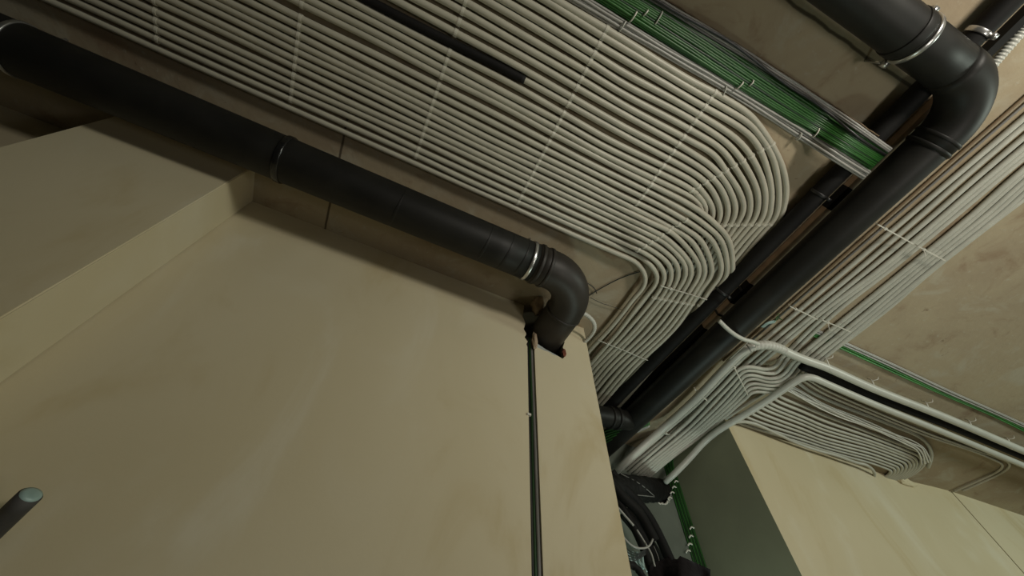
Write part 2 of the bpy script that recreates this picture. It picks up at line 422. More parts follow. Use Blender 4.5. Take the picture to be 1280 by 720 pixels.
# clips on the outer sweep after the bend start and where it has turned
for i in range(15, 27):
    o = [x for x in C.objects if x.name.startswith('electrical_conduit')][i-1]
    ln = lambda p: (p.x-.648*H*Z1)+.9*(p.y-(.33*H-.55*(p.x-.4*H)))*0
    s = seg_at(bank[i], lambda p: (p.x/H-.60)-.55*(p.y/H-.12)*-1)
    if s: put_clip(o, *s)
    s = seg_at(bank[i], lambda p: (p.y/H-.135)-.50*(.86-p.x/H))
    if s and i > 15: put_clip(o, *s)
for i in range(3, 14):
    o = [x for x in C.objects if x.name.startswith('electrical_conduit')][i-1]
    s = seg_at(bank[i], lambda p: (p.x/H-.545)-.45*(p.y/H-.38)*-1)
    if s and i < 12: put_clip(o, *s)
    s = seg_at(bank[i][len(bank[i])//2:], lambda p: p.y/H-.485+.25*(p.x/H-.7))
    if s: put_clip(o, *s)

def strap(name, p, q, label, group=None, w=.0045, t=.0016, mat='clip', parent=None, tails=True, up=.016):
    """thin flat strap lying under a bundle from p to q, ends turned up round its sides"""
    up = Vector((0, 0, up)); pth = spline([p+up, p+up*.35, p, p.lerp(q, .5), q, q+up*.35, q+up], .01)
    bm = bmesh.new(); d = (q-p).normalized(); side = Vector((-d.y, d.x, 0)).normalized(); rings = []
    for i, x in enumerate(pth):
        a = pth[max(0, i-1)]; b = pth[min(len(pth)-1, i+1)]; n = (b-a).normalized().cross(side).normalized()
        rings.append([bm.verts.new(x+side*sx*w/2+n*sn*t/2) for sx, sn in ((-1, -1), (1, -1), (1, 1), (-1, 1))])
    for i in range(len(rings)-1):
        for k in range(4): bm.faces.new((rings[i][k], rings[i][(k+1) % 4], rings[i+1][(k+1) % 4], rings[i+1][k]))
    bm.faces.new(rings[0]); bm.faces.new(rings[-1][::-1])
    m_ = p.lerp(q, .18); box(bm, m_-Vector((.005, .005, .005)), m_+Vector((.005, .005, .002)))
    if tails: add_tube(bm, [m_, m_+Vector((.004, .008, -.012)), m_+Vector((.008, .018, -.026))], .0013, 6)
    bmesh.ops.recalc_face_normals(bm, faces=bm.faces)
    o = link(name, bm, M[mat], parent, smooth=False)
    if label: tag(o, label, 'cable tie', group)
    return o
# ties across the inner sweep after it has turned
G = 'cable ties across the turned inner conduits'
for (a, b), lab in ((((826, 357), (893, 377)), 'just after the bend'), (((748, 425), (812, 451)), 'halfway down the run')):
    strap('cable_tie', P(*a, Z2-.0078), P(*b, Z2-.0078), 'pale cable tie across the turned inner conduits, '+lab, G, tails=False, w=.004, t=.0012, up=.007)

# ------------------------------------------------------------------ conduit run beyond the main pipe
rows4 = (200, 270, 335, 390)
L = [((1218, 1136, 1060, 996), [(926, 450), (875, 502), (835, 537), (783, 582)]),
     ((1229.7, 1150, 1075, 1009), [(938, 450), (881, 502), (844, 537), (790, 582)]),
     ((1246, 1165.5, 1088, 1020), [(948, 450), (886.5, 502), (850.5, 537), (796, 582)]),
     ((1260, 1178, 1101, 1027.5), [(956, 450), (893, 502), (856, 537), (802, 582)])]
S = [((1268, 1185, 1107.5, 1036), [(976, 449), (970, 457), (963, 461), (955, 461.5), (942.5, 459), (931, 458.7), (922, 463), (914, 471), (901, 485), (890, 496), (854, 532), (799, 580)]),
     ((1276, 1193.6, 1115, 1045), [(984, 449), (976, 460), (969, 466.5), (955, 466), (942.5, 463), (931, 463.5), (923, 470), (914, 480), (897, 498), (861, 535), (804, 582)]),
     ((1293, 1213, 1134, 1066), [(992, 452), (981, 466), (971, 472.5), (957.5, 472.5), (941, 468.5), (931, 469.5), (924, 477), (904, 500), (868, 535), (810, 582)]),
     ((1300, 1220, 1141, 1073), [(998, 453), (984, 470), (973, 476.8), (959, 476.9), (942, 473), (933, 475), (926, 483), (911, 500), (874, 535), (815, 582)]),
     ((1310, 1230, 1148.5, 1084), [(1005, 455), (987, 474), (975, 481), (961.7, 481.7), (943, 479), (935, 481), (928, 488), (917, 500), (880, 534), (821, 581)]),
     ((1318, 1238, 1156.5, 1091), [(1012, 456), (992, 475), (974, 485.3), (961.7, 486.2), (946, 484), (937.5, 486), (930, 493), (922, 501), (885, 534), (826, 580)]),
     ((1328, 1247, 1166, 1098), [(1019, 457), (997, 476), (976, 488.7), (962.5, 490.7), (947.5, 489.3), (939, 491), (932, 498), (927, 502), (890, 534), (831, 579)])]
RL = .0067
GB = 'conduits running beside the main black pipe'
for j, (r4, low) in enumerate(L):
    pts = [Vector((rat(r4[0], 200)[0]*Z1*H, -3.2*H, Z1*H+EYE))]+[P(x, y, Z1) for x, y in zip(r4, rows4)]+[P(x, y, Z1) for x, y in low]
    pts.append(P(low[-1][0]-20, low[-1][1]+17, Z1)); sp = cut_y(droop(spline(pts, .02, 4)), YB*H+.01)
    o = link('electrical_conduit', tube(sp, RL*H, 12), M['conduit2'])
    tag(o, 'straight grey conduit, %s out from the main black pipe' % ORD[j], 'conduit', GB)
for j, (r4, low) in enumerate(S):
    pts = [Vector((rat(r4[0], 200)[0]*Z1*H, -3.2*H, Z1*H+EYE))]+[P(x, y, Z1) for x, y in zip(r4, rows4)]
    pts += [P(x, y, Z1 if y < 450 else (Z2+.004 if y < 456 else Z2-.001)) for x, y in low]
    pts.append(P(low[-1][0]-20, low[-1][1]+17, Z2)); sp = cut_y(droop(spline(pts, .008, 4)), YB*H+.01)
    o = link('electrical_conduit', tube(sp, RL*H, 12), M['conduit2'])
    tag(o, 'grey conduit with an S-shaped jog, %s of seven from its upper edge' % ORD[j], 'conduit', GB)
pts = [Vector((1.425*H*Z1, -3.2*H, Z1*H+EYE)), P(1180, 326, Z1), P(1110, 386, Z1), P(1030, 446, Z1), P(975, 480, Z1), P(938, 502, Z1), P(915, 518, Z1), P(893, 534, Z1), P(850, 567, Z1)]
o = link('electrical_conduit', tube(spline(pts, .02, 3), RL*H*.9, 12), M['conduit2']); tag(o, 'grey conduit emerging from under the S-shaped jogs, outermost of the run', 'conduit', GB)
GT = 'cable ties across the conduits beside the main pipe'
for n, (a, b, lab) in enumerate((((1098, 281), (1142, 305), 'inner half near the elbow'), ((1148, 308), (1182, 326), 'outer half near the elbow'),
        ((988, 383), (1022, 399), 'inner half above the corrugated hose'), ((1028, 400), (1064, 415), 'outer half above the corrugated hose'),
        ((914, 451), (935, 494), 'at the foot of the S-shaped jogs'), ((869, 487), (884, 501), 'short one below the jogs'),
        ((826, 540), (862, 550), 'level with the far wall corner'))):
    strap('cable_tie', P(*a, Z2-.010), P(*b, Z2-.010), 'white tie on the run beside the main pipe, '+lab, GT, tails=n in (1, 3, 5))

# ------------------------------------------------------------------ thick conduits turning right
def corr(lo, hi, n_per):                            # ribbing between two fractions of a path
    return lambda i, n: 1+(.07*math.cos(i*math.pi) if lo <= i/n <= hi else 0)
z = .952
pix = [(753, 605), (768, 591), (785, 575), (827, 537), (866, 502), (881, 487), (897, 470), (914, 453), (928, 440), (942, 433), (957, 431), (972, 434.5), (990, 443), (1010, 451), (1030, 458), (1090, 485), (1180, 521), (1280, 564)]
root = empty('cable_hose', P(957, 431, z)); tag(root, 'thick pale corrugated hose bending away from the main pipe to the right', 'hose')
pth = spline([P(x, y, z) for x, y in pix]+[V(5.5, .478*z, z)], .004, 6)
pth = cut_y(droop(pth), YB*H+.005)
i0 = min(range(len(pth)), key=lambda k: (pth[k]-P(936, 435.5, z)).length); i1 = min(range(len(pth)), key=lambda k: (pth[k]-P(978, 437, z)).length)
link('smooth_hose', shift(tube(pth[:i0+1:3]+[pth[i0]], .0142*H, 16), root), M['duct'], root)
link('corrugated_bend', shift(tube(pth[i0:i1+1], .0150*H, 16, rf=lambda i, n: 1+.06*math.cos(i*math.pi*.5)), root), M['duct'], root)
link('smooth_hose', shift(tube(pth[i1::3], .0142*H, 16), root), M['duct'], root)
z = .945
pix = [(832, 602), (840, 595), (860, 575), (880, 553), (899, 537.5), (925, 522), (960, 500), (985, 483), (998, 474.5), (1006, 471), (1016, 472), (1030, 478), (1090, 504), (1180, 540.5), (1280, 582)]
pts = [P(x, y, z) for x, y in pix]+[V(5.5, .548*z, z)]; o = link('cable_duct', tube(cut_y(droop(spline(pts, .01, 4)), YB*H+.005), .0120*H, 16), M['duct']); tag(o, 'thick smooth grey conduit turning the corner above the fan of conduits', 'conduit')
z = .972
o = link('insulated_pipe', tube(spline([P(1003, 457, z), P(1030, 469, z), P(1090, 494, z), P(1180, 529, z), P(1280, 570.5, z), V(5.5, .519*z, z)], .03), .0165*H, 18), M['tube'])
tag(o, 'matt black insulated pipe between two thick pale conduits on the right', 'pipe')
for n, (x, y) in enumerate(((1033, 452), (1090, 479), (1158, 507), (1212, 530), (1260, 552))):
    a = P(x+5, y+10, .938); b = P(x, y-3, .965); c = P(x-6, y-6, .992)
    bm = tube(spline([a, b, c], .006), .0028, 8); add_tube(bm, spline([b, b+Vector((.008, -.022, -.004)), b+Vector((.02, -.028, .012))], .005), .0022, 6)
    tag(link('hose_bracket', bm, M['clip']), 'white bracket holding the thick pale hose, %s from its bend' % ORD[n], 'bracket', 'brackets on the thick pale hose')
for n, (x, y) in enumerate(((1013, 470), (1090, 498), (1163, 529), (1232, 559))):
    a, b = P(x-2, y-3, .99), P(x+3, y+9, .951)
    tag(link('conduit_bracket', tube(spline([a, a.lerp(b, .5)+Vector((0, -.012, 0)), b], .006), .0022, 8), M['clip']), 'small white bracket on the smooth grey conduit, %s from its corner' % ORD[n], 'bracket', 'brackets on the smooth grey conduit')

# fan of conduits below them
fan = [((975, 495.6), 519, 542), ((970, 500), 526, 547), ((962.5, 503.5), 532.5, 551.6), ((957.5, 506.5), 537, 555), ((952, 509.5), 541.5, 558.8), ((946, 513.5), 546.8, 563),
       ((939, 516.5), 551, 567.3), ((931, 520), 554.8, 571.4), ((924, 523.5), 558.6, 575), ((918.5, 526), 562, 579)]
GF = 'conduits of the fan under the right hand ceiling'
ZF = .9885
for j, (st, y1, y2) in enumerate(fan):
    yr = rat(1090, y2)[1]; XT = 2.444-.0098*j; rad = .155-.0118*j
    p0 = P(*st, ZF)
    pts = [p0+Vector((-.01, .0, .012)), p0, P(1005, (st[1]*(25)+y1*(1005-st[0]))/(1030-st[0]+1e-3) if False else st[1]+(y1-st[1])*(1005-st[0])/(1030-st[0]), ZF), P(1030, y1, ZF), P(1060, (y1+y2)/2+.2*(j % 2), ZF), P(1090, y2, ZF)]
    cx, cy = (XT-rad), yr+rad
    for k in range(0, 10):
        a = math.pi/2*k/9
        v = Vector(((cx+rad*math.sin(a))*ZF*H, (cy-rad*math.cos(a))*ZF*H, ZF*H+EYE))
        if k == 0 and v.x < pts[-1].x+.02: continue
        pts.append(v)
    pts.append(Vector((XT*ZF*H, .90*H, ZF*H+EYE)))
    o = link('electrical_conduit', tube(spline(pts, .008, 5), .0062*H, 12), M['conduit2'])
    tag(o, 'grey conduit of the hooked fan on the right, %s from the thick conduit' % ORD[j], 'conduit', GF)
pts = [P(x, y, ZF-.022) for x, y in ((905, 534), (914, 529), (927.5, 527), (941, 529), (956, 535), (975, 544), (1000, 555.5), (1022, 563), (1046, 569.5), (1070, 578), (1082, 581), (1089, 585.5), (1093, 591.5), (1092, 597))]
o = link('electrical_conduit', tube(spline(pts, .008, 4), .0064*H, 12), M['conduit2']); tag(o, 'lowest conduit of the hooked fan, bowing out in front of the beige wall', 'conduit', GF)
pts = [P(x, y, .9925) for x, y in ((997, 478), (1012, 489), (1030, 498), (1060, 510.5), (1090, 522), (1120, 533.7), (1143, 543), (1157, 552.5), (1163.5, 564), (1163.5, 574), (1160, 584))]
o = link('electrical_conduit', tube(spline(pts, .01, 4), .0068*H, 12), M['conduit2']); tag(o, 'separate grey conduit hooking round the outside of the white cable bundle', 'conduit', GF)
for n, (pix, lab) in enumerate(([((1006, 472), (1030, 486), (1090, 513), (1160, 542), (1207, 558.5), (1248, 572.5), (1259, 577), (1262, 581), (1259, 586), (1252, 591), (1228, 602.5), (1203, 613.5)), 'outer'],
                               [((1003, 475), (1030, 492), (1090, 517.5), (1160, 545.5), (1216, 564), (1246, 576.5), (1252, 580), (1253, 583.5), (1249, 588), (1240, 593), (1211, 606), (1192, 614.5)), 'inner'])):
    o = link('thin_conduit', tube(spline([P(x, y, .993) for x, y in pix], .01, 2), .0045*H, 10), M['conduit']); tag(o, 'thin beige conduit with an angled turn near the right edge, %s of the pair' % lab, 'conduit', 'pair of thin conduits on the right')
wp = [(980, 481), (1000, 493), (1030, 508.5), (1060, 521), (1090, 533), (1115, 543.5), (1134, 552.5), (1149, 561), (1156, 569.5), (1158, 579)]
for k in range(9):
    rn = random.Random(50+k); off = (k-4)*.0034; pts = []
    for x, y in wp:
        w = rn.uniform(-.0045, .0045); p = P(x, y, .976+.004*math.sin(k*2.1)); pts.append(p+Vector((-.3*(off+w)*H, (off*.9+w)*H, 0)))
    tag(link('white_cable', tube(spline(pts, .012, 2), .0026*H, 8), M['bright']), 'thin white cable in the bundle lying across the hooked fan', 'cable', 'white cables across the hooked fan')
for n, (a, b) in enumerate((((997, 536), (1003, 530)), ((1062, 557), (1068, 551)))):
    pass

# ------------------------------------------------------------------ cable bundles on the slab
def run(y0, z0, r, mat, name, label, cat, group, seed, x0=-3.0, x1=.956, amp=.003, seg=7, ph=0):
    rn = random.Random(seed); pts = []; n = 60 if x1 < 1.2 else 12
    for k in range(n+1):
        x = x0+(x1-x0)*k/n
        t_ = min(1, max(0, (x-.74)/.12)); z_ = z0-.056*t_*t_*(3-2*t_)*(1 if x1 < 1.2 else 0)
        pts.append(V(x*z_, (y0+amp*math.sin(x*7+ph)+rn.uniform(-.35, .35)*amp)*z_, z_+rn.uniform(-.0006, .0006)))
    o = link(name, tube(spline(pts, .03), r*H, seg), M[mat]); tag(o, label, cat, group); return o
s = 0
for layer, zz in ((0, .9965), (1, .9915), (2, .9875)):
    for k in range(13-layer*2):
        s += 1; y = -.1235+.0040*k+.004*layer
        run(y, zz, .0026, 'green' if (k*7+layer*3) % 5 not in (1,) else 'green2', 'green_cable', 'green data cable in the flat bundle beside the outer conduits', 'cable', 'green cables in the ceiling bundle', 900+s, amp=.0022, ph=(k*.25+layer))
for k in range(5):
    run(-.0735+.0044*k, .9935-.003*(k % 2), .0027, 'white', 'white_cable', 'pale cable between the green bundle and the outer conduits', 'cable', 'pale cables beside the green bundle', 700+k, x1=.962, amp=.0025, ph=k*.3)
for k in range(3):
    run(-.1275-.0045*k, .993, .0027, ('grey', 'white', 'white')[k], 'grey_cable', 'grey cable along the far edge of the green bundle', 'cable', 'grey cables edging the green bundle', 600+k, amp=.003, ph=k*.2)
run(-.127, .985, .0030, 'black', 'black_cable', 'loose black cable wandering along the green bundle', 'cable', None, 640, amp=.008, ph=1.5)
run(-.1405, .9965, .0014, 'orange', 'string_line', 'thin tan cord stretched along the edge of the green bundle', 'cord', None, 650, x0=.2, x1=.9, amp=.002)
GG = 'small white ties on the green bundle'
for n, (a, b) in enumerate((((788, 27), (796, 15)), ((805, 19), (810, 13)), ((921, 111), (929, 103)), ((937, 107), (942, 101)), ((1017, 171), (1024, 161)), ((1026, 163), (1034, 157)))):
    p, q = P(*a, .982), P(*b, .982); m_ = (p+q)/2+Vector((0, 0, -.004))
    tag(link('cable_tie', tube(spline([p+Vector((0, 0, .01)), p, m_, q, q+Vector((0, 0, .01))], .004), .0024, 7), M['clip']), 'short white tie on the green bundle, %s from the top of the view' % ORD[n], 'cable tie', GG)
for n, (a, b) in enumerate((((775, 38), (782, 27)), ((903, 120), (908, 109)), ((997, 175), (1002, 167)), ((819, 30), (828, 15)))):
    p, q = P(*a, .985), P(*b, .985); m_ = (p+q)/2+Vector((0, 0, -.004))
    tag(link('cable_tie', tube(spline([p+Vector((0, 0, .014)), p, m_, q, q+Vector((0, 0, .014))], .004), .0022, 7), M['duct']), ('grey tie round the pale cables, %s from the top of the view' % ORD[n]) if n < 3 else 'grey tie on the far edge of the green bundle', 'cable tie', 'grey ties on the pale cables')
# little bundle on the right hand ceiling
for k in range(4):
    run(.3700+.0042*k, .9955-.002*(k % 2), .0024, 'white', 'white_cable', 'thin white cable running out to the right edge beside green ones', 'cable', 'white cables on the right hand ceiling', 500+k, x0=1.30, x1=5.4, amp=.0015, ph=k*.1)
for k in range(4):
    run(.3855+.0040*k, .996-.002*(k % 2), .0025, 'green3', 'green_cable', 'green cable running out to the right edge beside white ones', 'cable', 'green cables on the right hand ceiling', 520+k, x0=1.30, x1=5.4, amp=.004, ph=k*.1+1)

# ------------------------------------------------------------------ left black pipe with its elbow into the wall
rp = .0535; zc, yc, xc = .90, .4942, .437
root = empty('drain_pipe', V(xc, yc, zc)); tag(root, 'large black pipe on the left, its elbow entering the beige wall', 'pipe')
elb = .105
a = V(-3.2, yc, zc); b = V(xc, yc, zc); c = V(xc, YW+.22, zc)
straight = [a.lerp(V(xc-elb-.052, yc, zc), t/30) for t in range(31)]
link('pipe_run', shift(tube(straight, rp*H, 48), root), M['pipe'], root)
arc = [V(xc-elb+elb*math.sin(math.pi/2*k/16), yc+elb-elb*math.cos(math.pi/2*k/16), zc) for k in range(17)]
pth = [V(xc-elb-.055, yc, zc), V(xc-elb-.02, yc, zc)]+arc+[V(xc, yc+elb+.03, zc), V(xc, YW-.02, zc), V(xc, YW+.1, zc)]
link('elbow', shift(tube(pth, rp*H*1.02, 48), root), M['pipe_warm'], root)
for x, w, t in ((-.372, .020, .006),):
    link('coupling', shift(ring_band(V(x, yc, zc), Vector((1, 0, 0)), rp*H-.001, w, t), root), M['gloss'], root)
for x in (xc-elb-.044, xc-elb-.018):
    link('elbow_ridge', shift(ring_band(V(x, yc, zc), Vector((1, 0, 0)), rp*H*1.01, .014, .005), root), M['pipe_warm'], root)
link('elbow_ridge', shift(ring_band(V(xc, yc+elb+.012, zc), Vector((0, 1, 0)), rp*H*1.01, .012, .004), root), M['pipe_warm'], root)
for x in (-.885, xc-elb-.070):
    cl = link('pipe_clamp', shift(ring_band(V(x, yc, zc), Vector((1, 0, 0)), rp*H, .013, .004), root), M['steel'], root); cl['label'] = 'bright steel band round the pipe'
    bm = bmesh.new(); top = V(x, yc, zc)+Vector((0, -.02, rp*H))
    box(bm, top+Vector((-.008, -.012, -.004)), top+Vector((.008, .012, .012))); add_tube(bm, [top, Vector((top.x, top.y, ZC+.005))], .004, 10)
    add_tube(bm, [top+Vector((0, -.02, .006)), top+Vector((0, .02, .006))], .004, 8)
    link('hanger_rod', shift(bm, root), M['steel'], root)
for x in (.13, .19, .235, -.10):          # lap joints of the lagging tape
    link('tape_lap', shift(ring_band(V(x, yc, zc), Vector((1, .15, 0)), rp*H-.0012, .012, .0017), root), M['pipe'], root)

# mortar and broken edges round the pipe hole
def lump(name, cen, size, mat, label, cat, seed, sub=4, rough=.35):
    bm = bmesh.new(); bmesh.ops.create_icosphere(bm, subdivisions=sub, radius=1)
    for v in bm.verts:
        n_ = noise.noise(v.co*1.6+Vector((seed, 0, 0)))*rough+noise.noise(v.co*4+Vector((seed, 3, 0)))*rough*.4
        v.co = Vector((v.co.x*size[0], v.co.y*size[1], v.co.z*size[2]))*(1+n_)+cen
    return tag(link(name, bm, M[mat]), label, cat)
lump('mortar_lump', PY(674, 380, YW-.03), (.040, .045, .062), 'foam', 'brown lump of mortar on the wall left of the pipe elbow', 'mortar', 3)
lump('mortar_lump', V(.388, YW-.004, .845), (.012, .012, .05), 'foam', 'thin ridge of mortar in the left edge of the pipe hole', 'mortar', 9)
lump('brick_fragment', V(.4895, YW-.001, .842), (.009, .008, .022), 'brick', 'red broken brick edge right of the pipe hole', 'brick', 5)
bm = bmesh.new(); prism_xz(bm, [(.391*H, HB-.055), (.391*H, HB+.050), (.402*H, HB+.024), (.43*H, HB+.008), (.46*H, HB-.001), (.484*H, HB-.012), (.484*H, HB-.055)], YW*H+.004, YW*H+.14)
tag(link('mortar_ledge', bm, M['ledge'], smooth=False), 'grey mortar ledge under the pipe in the hole', 'mortar')

lump('plaster_lump', V(2.45, .868, .985), (.085, .03, .022), 'plaster', 'rough plaster lump under the slab right of the hooked fan', 'plaster', 21)
bm = bmesh.new(); box(bm, V(2.70, .86, .2), V(2.80, .90, .999)); struct('wall_joint_back', bm, M['tube'])
# cables down the chase between the wall panels
for n, (x, r, mt, nm, lab) in enumerate(((.3700, .0040, 'black', 'black_cable', 'black cable down the left side of the wall chase'), (.3765, .0035, 'green2', 'green_cable', 'dark green cable down the middle of the wall chase'), (.3830, .0042, 'grey', 'grey_cable', 'grey cable down the right side of the wall chase'))):
    rn = random.Random(80+n); pts = [V(x+rn.uniform(-.0012, .0012), YW+.006+rn.uniform(0, .003), zz) for zz in [.86-.12*k for k in range(15)]]
    tag(link(nm, tube(spline(pts, .03), r*H, 8), M[mt]), lab, 'cable')
bm = bmesh.new(); p = PY(661.5, 518, YW-.002); box(bm, p+Vector((-.007, -.002, -.004)), p+Vector((.007, .006, .004)))
tag(link('cable_clip', bm, M['clip'], smooth=False), 'tiny white clip on the edge of the wall chase', 'clip')
# pale hose curling behind the top corner of the wall strip
pts = [P(728, 391, .93), P(735, 395, .93), P(742, 403, .93), P(743, 411, .93), P(738, 420, .93), P(730, 428, .93)]
tag(link('corrugated_hose', tube(spline(pts, .0025, 3), .009, 14, rf=lambda i, n: 1+.1*math.cos(i*math.pi*.5)), M['duct']), 'short pale hose curling behind the top corner of the beige wall', 'hose')
for n, (pix, r) in enumerate((([(728, 377), (737, 369), (752, 360), (775, 348), (800, 339.5)], .0022), ([(730, 352), (738, 356), (743, 360), (746, 367)], .002), ([(738, 372), (752, 379), (768, 384), (785, 390)], .0012))):
    tag(link('loose_wire', tube(spline([P(x, y, .996-.002*n) for x, y in pix], .01, 2), r, 7), M['black']), ('long dark wire crossing the ceiling beside the elbow', 'short bent wire on the ceiling above the elbow', 'faint thin wire on the ceiling right of the elbow')[n], 'wire')

# ------------------------------------------------------------------ main black pipe with elbow
rm = .0440; zm = .93; xm = 1.0325*zm; yT = -.3065*zm; eb = .098
root = empty('drain_pipe', V(xm, yT, zm)); tag(root, 'main black pipe crossing diagonally on the right with elbow at the top', 'pipe')
a = V(-2.0, yT, zm)
link('pipe_run', shift(tube([a.lerp(V(xm-eb, yT, zm), t/30) for t in range(31)], rm*H, 44), root), M['pipe'], root)
arc = [V(xm-eb+eb*math.sin(math.pi/2*k/16), yT+eb-eb*math.cos(math.pi/2*k/16), zm) for k in range(17)]
link('elbow', shift(tube([V(xm-eb-.02, yT, zm)]+arc+[V(xm, yT+eb+.03, zm)], rm*H*1.035, 44), root), M['pipe'], root)
link('pipe_run', shift(tube([V(xm, yT+eb, zm).lerp(V(xm, YB+.05, zm), t/40) for t in range(41)], rm*H, 44), root), M['pipe'], root)
link('pipe_collar', shift(ring_band(V(.706, yT, zm), Vector((1, 0, 0)), rm*H, .03, .003), root), M['pipe'], root)
cl = link('pipe_clamp', shift(ring_band(V(.727, yT, zm), Vector((1, 0, 0)), rm*H, .014, .005), root), M['steel'], root); cl['label'] = 'bright steel band round the pipe'
for s_ in (-1, 1):
    bm = bmesh.new(); p = V(.727, yT+s_*rm*1.12, zm+.012); box(bm, p-Vector((.007, .01, .008)), p+Vector((.007, .01, .008))); add_tube(bm, [p, Vector((p.x, p.y, ZC))], .0035, 8)
    link('hanger_rod', shift(bm, root), M['steel'], root)
for y in (-.12, .0, .14, .33, .48):
    link('tape_lap', shift(ring_band(V(xm, y, zm), Vector((.12, 1, 0)), rm*H-.0012, .010, .0010), root), M['pipe'], root)
for k in range(2):
    link('elbow_ridge', shift(ring_band(V(xm, yT+eb+.002+.022*k, zm), Vector((0, 1, 0)), rm*H*1.02, .010, .0035), root), M['pipe'], root)
# branch into the passage wall
p0 = V(xm-.02, .985, zm-.01); p1 = V(.57, .985, zm-.072)
link('branch', shift(tube([p0.lerp(p1, t/10) for t in range(11)], .037*H, 32), root), M['pipe'], root)
for t in (.16, .24): link('branch_collar', shift(ring_band(p0.lerp(p1, t), p1-p0, .037*H, .02, .007), root), M['pipe'], root)

# black foam tube, brown batten and corrugated hose between bank and main pipe
root = empty('insulated_pipe', V(.865, -.3, .967)); tag(root, 'black foam-lagged pipe squeezed beside the main pipe, running under the slab', 'pipe')
link('foam_tube', shift(tube([V(.865, -3.3, .967).lerp(V(.865, YB, .967), t/30) for t in range(31)], .0215*H, 24), root), M['tube'], root)
for (x, y), w in (((1224, 43), .014), ((1020, 240), .010), ((922, 372), .010)):
    yy = rat(x, y)[1]*.967
    bm = ring_band(V(.865, yy, .967), Vector((0, 1, 0)), .0215*H, w, .003); p = V(.865, yy, .967); box(bm, p+Vector((.006, -w/2, -.044)), p+Vector((.02, w/2, -.024)))
    cl = link('pipe_clamp', shift(bm, root), M['steel'] if x > 1100 else M['black'], root)
    if x > 1100: cl['label'] = 'bright steel clamp'
root = empty('wooden_batten', V(.938, 0, .985)); tag(root, 'brown batten glimpsed between the black foam tube and the main pipe', 'batten')
bm = bmesh.new(); box(bm, V(.929, -3.3, .980), V(.943, 1.1, .9985)); link('strip', shift(bm, root), M['brown'], root, smooth=False)
for y0, y1 in ((-.02, .045), (.52, 1.1), (-3.3, -.29), (.318, .40)):
    bm = bmesh.new(); box(bm, V(.927, y0, .978), V(.945, y1, .999)); link('black_wrap', shift(bm, root), M['tube'], root, smooth=False)
for y in (.345, .45):
    bm = bmesh.new(); box(bm, V(.925, y, .976), V(.947, y+.006, .9995)); link('wrap_tie', shift(bm, root), M['black'], root, smooth=False)
pts = [V(.957*.985, -2.2, .985), V(.960*.985, -.6, .985), V(.975*.985, -.40, .985), V(.99*.985, -.30, .982), V(1.0*.985, -.2, .98)]
tag(link('corrugated_hose', tube(spline(pts, .0022), .0095*H, 14, rf=lambda i, n: 1+.09*math.cos(i*math.pi*.5)), M['duct']), 'ribbed grey hose behind the elbow at the top right', 'hose')
for n, (x, r, mt) in enumerate(((1.118, .0035, 'orange'), (1.135, .0028, 'grey'))):
    tag(link('thin_cable', tube([V(x*.995, -3.2, .995), V(x*.995, .1, .994), V(x*.994, .62, .994)], r*H, 8), M[mt]), ('tan', 'grey')[n]+' cable in the shadowed gap right of the main pipe', 'cable')
# pale strap hose hanging over the main pipe
pts = [P(899, 401, .885), P(906, 408, .877), P(916, 416.5, .877), P(928, 423.5, .884), P(940, 427, .90), P(948, 430, .93)]
tag(link('corrugated_hose', tube(spline(pts, .002, 2), .006*H, 12, rf=lambda i, n: 1+.09*math.cos(i*math.pi*.5)), M['duct']), 'thin pale ribbed hose slung under the main pipe', 'hose')
for n, (a, b, c) in enumerate((((938, 425), (925, 437), (912, 449)), ((939, 425), (944, 430), (945, 436)))):
    tag(link('cable_tie', tube(spline([P(*a, .93), P(*b, .93), P(*c, .945)], .006), .0022, 7), M['clip']), ('long white tie strung diagonally beside the ribbed hose bend', 'short white tie wrapped round the ribbed hose bend')[n], 'cable tie')
# scrap of film and cut green ends by the main pipe
pts = [P(953, 409, .975), P(960, 404, .97), P(969, 402, .975)]
bm = tube(spline(pts, .004), .010, 8, flat=.25); tag(link('film_scrap', bm, M['film']), 'small crumpled scrap of pale film beside the main pipe', 'scrap')
bm = bmesh.new()
for k in range(9):
    rn = random.Random(k+5); p = P(972+rn.uniform(-4, 4), 396+rn.uniform(-4, 4), .975); add_tube(bm, [p, p+Vector((rn.uniform(-.012, .012), rn.uniform(-.012, .012), rn.uniform(-.012, .008)))], .0016, 5)
tag(link('wire_ends', bm, M['green']), 'tuft of cut green and white wire ends beside the main pipe', 'wire', kind='stuff')

# ------------------------------------------------------------------ passage end
xg0 = PY(866.5, 700, YB).x/H
for k in range(12):
    rn = random.Random(k+300); x = xg0+(XG-.004-xg0)*k/11; yy = YB-.0045-(.0045 if k % 2 else 0)
    pts = [V(x+.0, yy-.02, .992)]+[V(x+rn.uniform(-.001, .001)-.012*math.sin(max(0, .9-zz)*1.2), yy, zz) for zz in (.965, .9, .8, .7, .6, .45, .3, .1, -.2, -.6)]
    tag(link('green_cable', tube(spline(pts, .03), .0034*H, 8), M['green'] if k % 4 != 1 else M['green2']), 'green cable running down in the corner of the passage', 'cable', 'green cables down the passage corner')
for n, (x, y) in enumerate(((845, 602.5), (842.5, 609.5), (840, 616.5), (837, 623), (864.5, 660.5), (863.5, 671), (862, 681), (860, 689.5))):
    p = PY(x, y, YB-.014); pts = [p+Vector((-.016, 0, -.008)), p+Vector((-.004, -.006, .004)), p+Vector((.016, -.002, .004))]
    tag(link('cable_clip', tube(spline(pts, .004), .0042, 7), M['clip']), 'white clip on the green cables of the passage corner, %s down' % ORD[n], 'clip', 'clips on the corner cables')
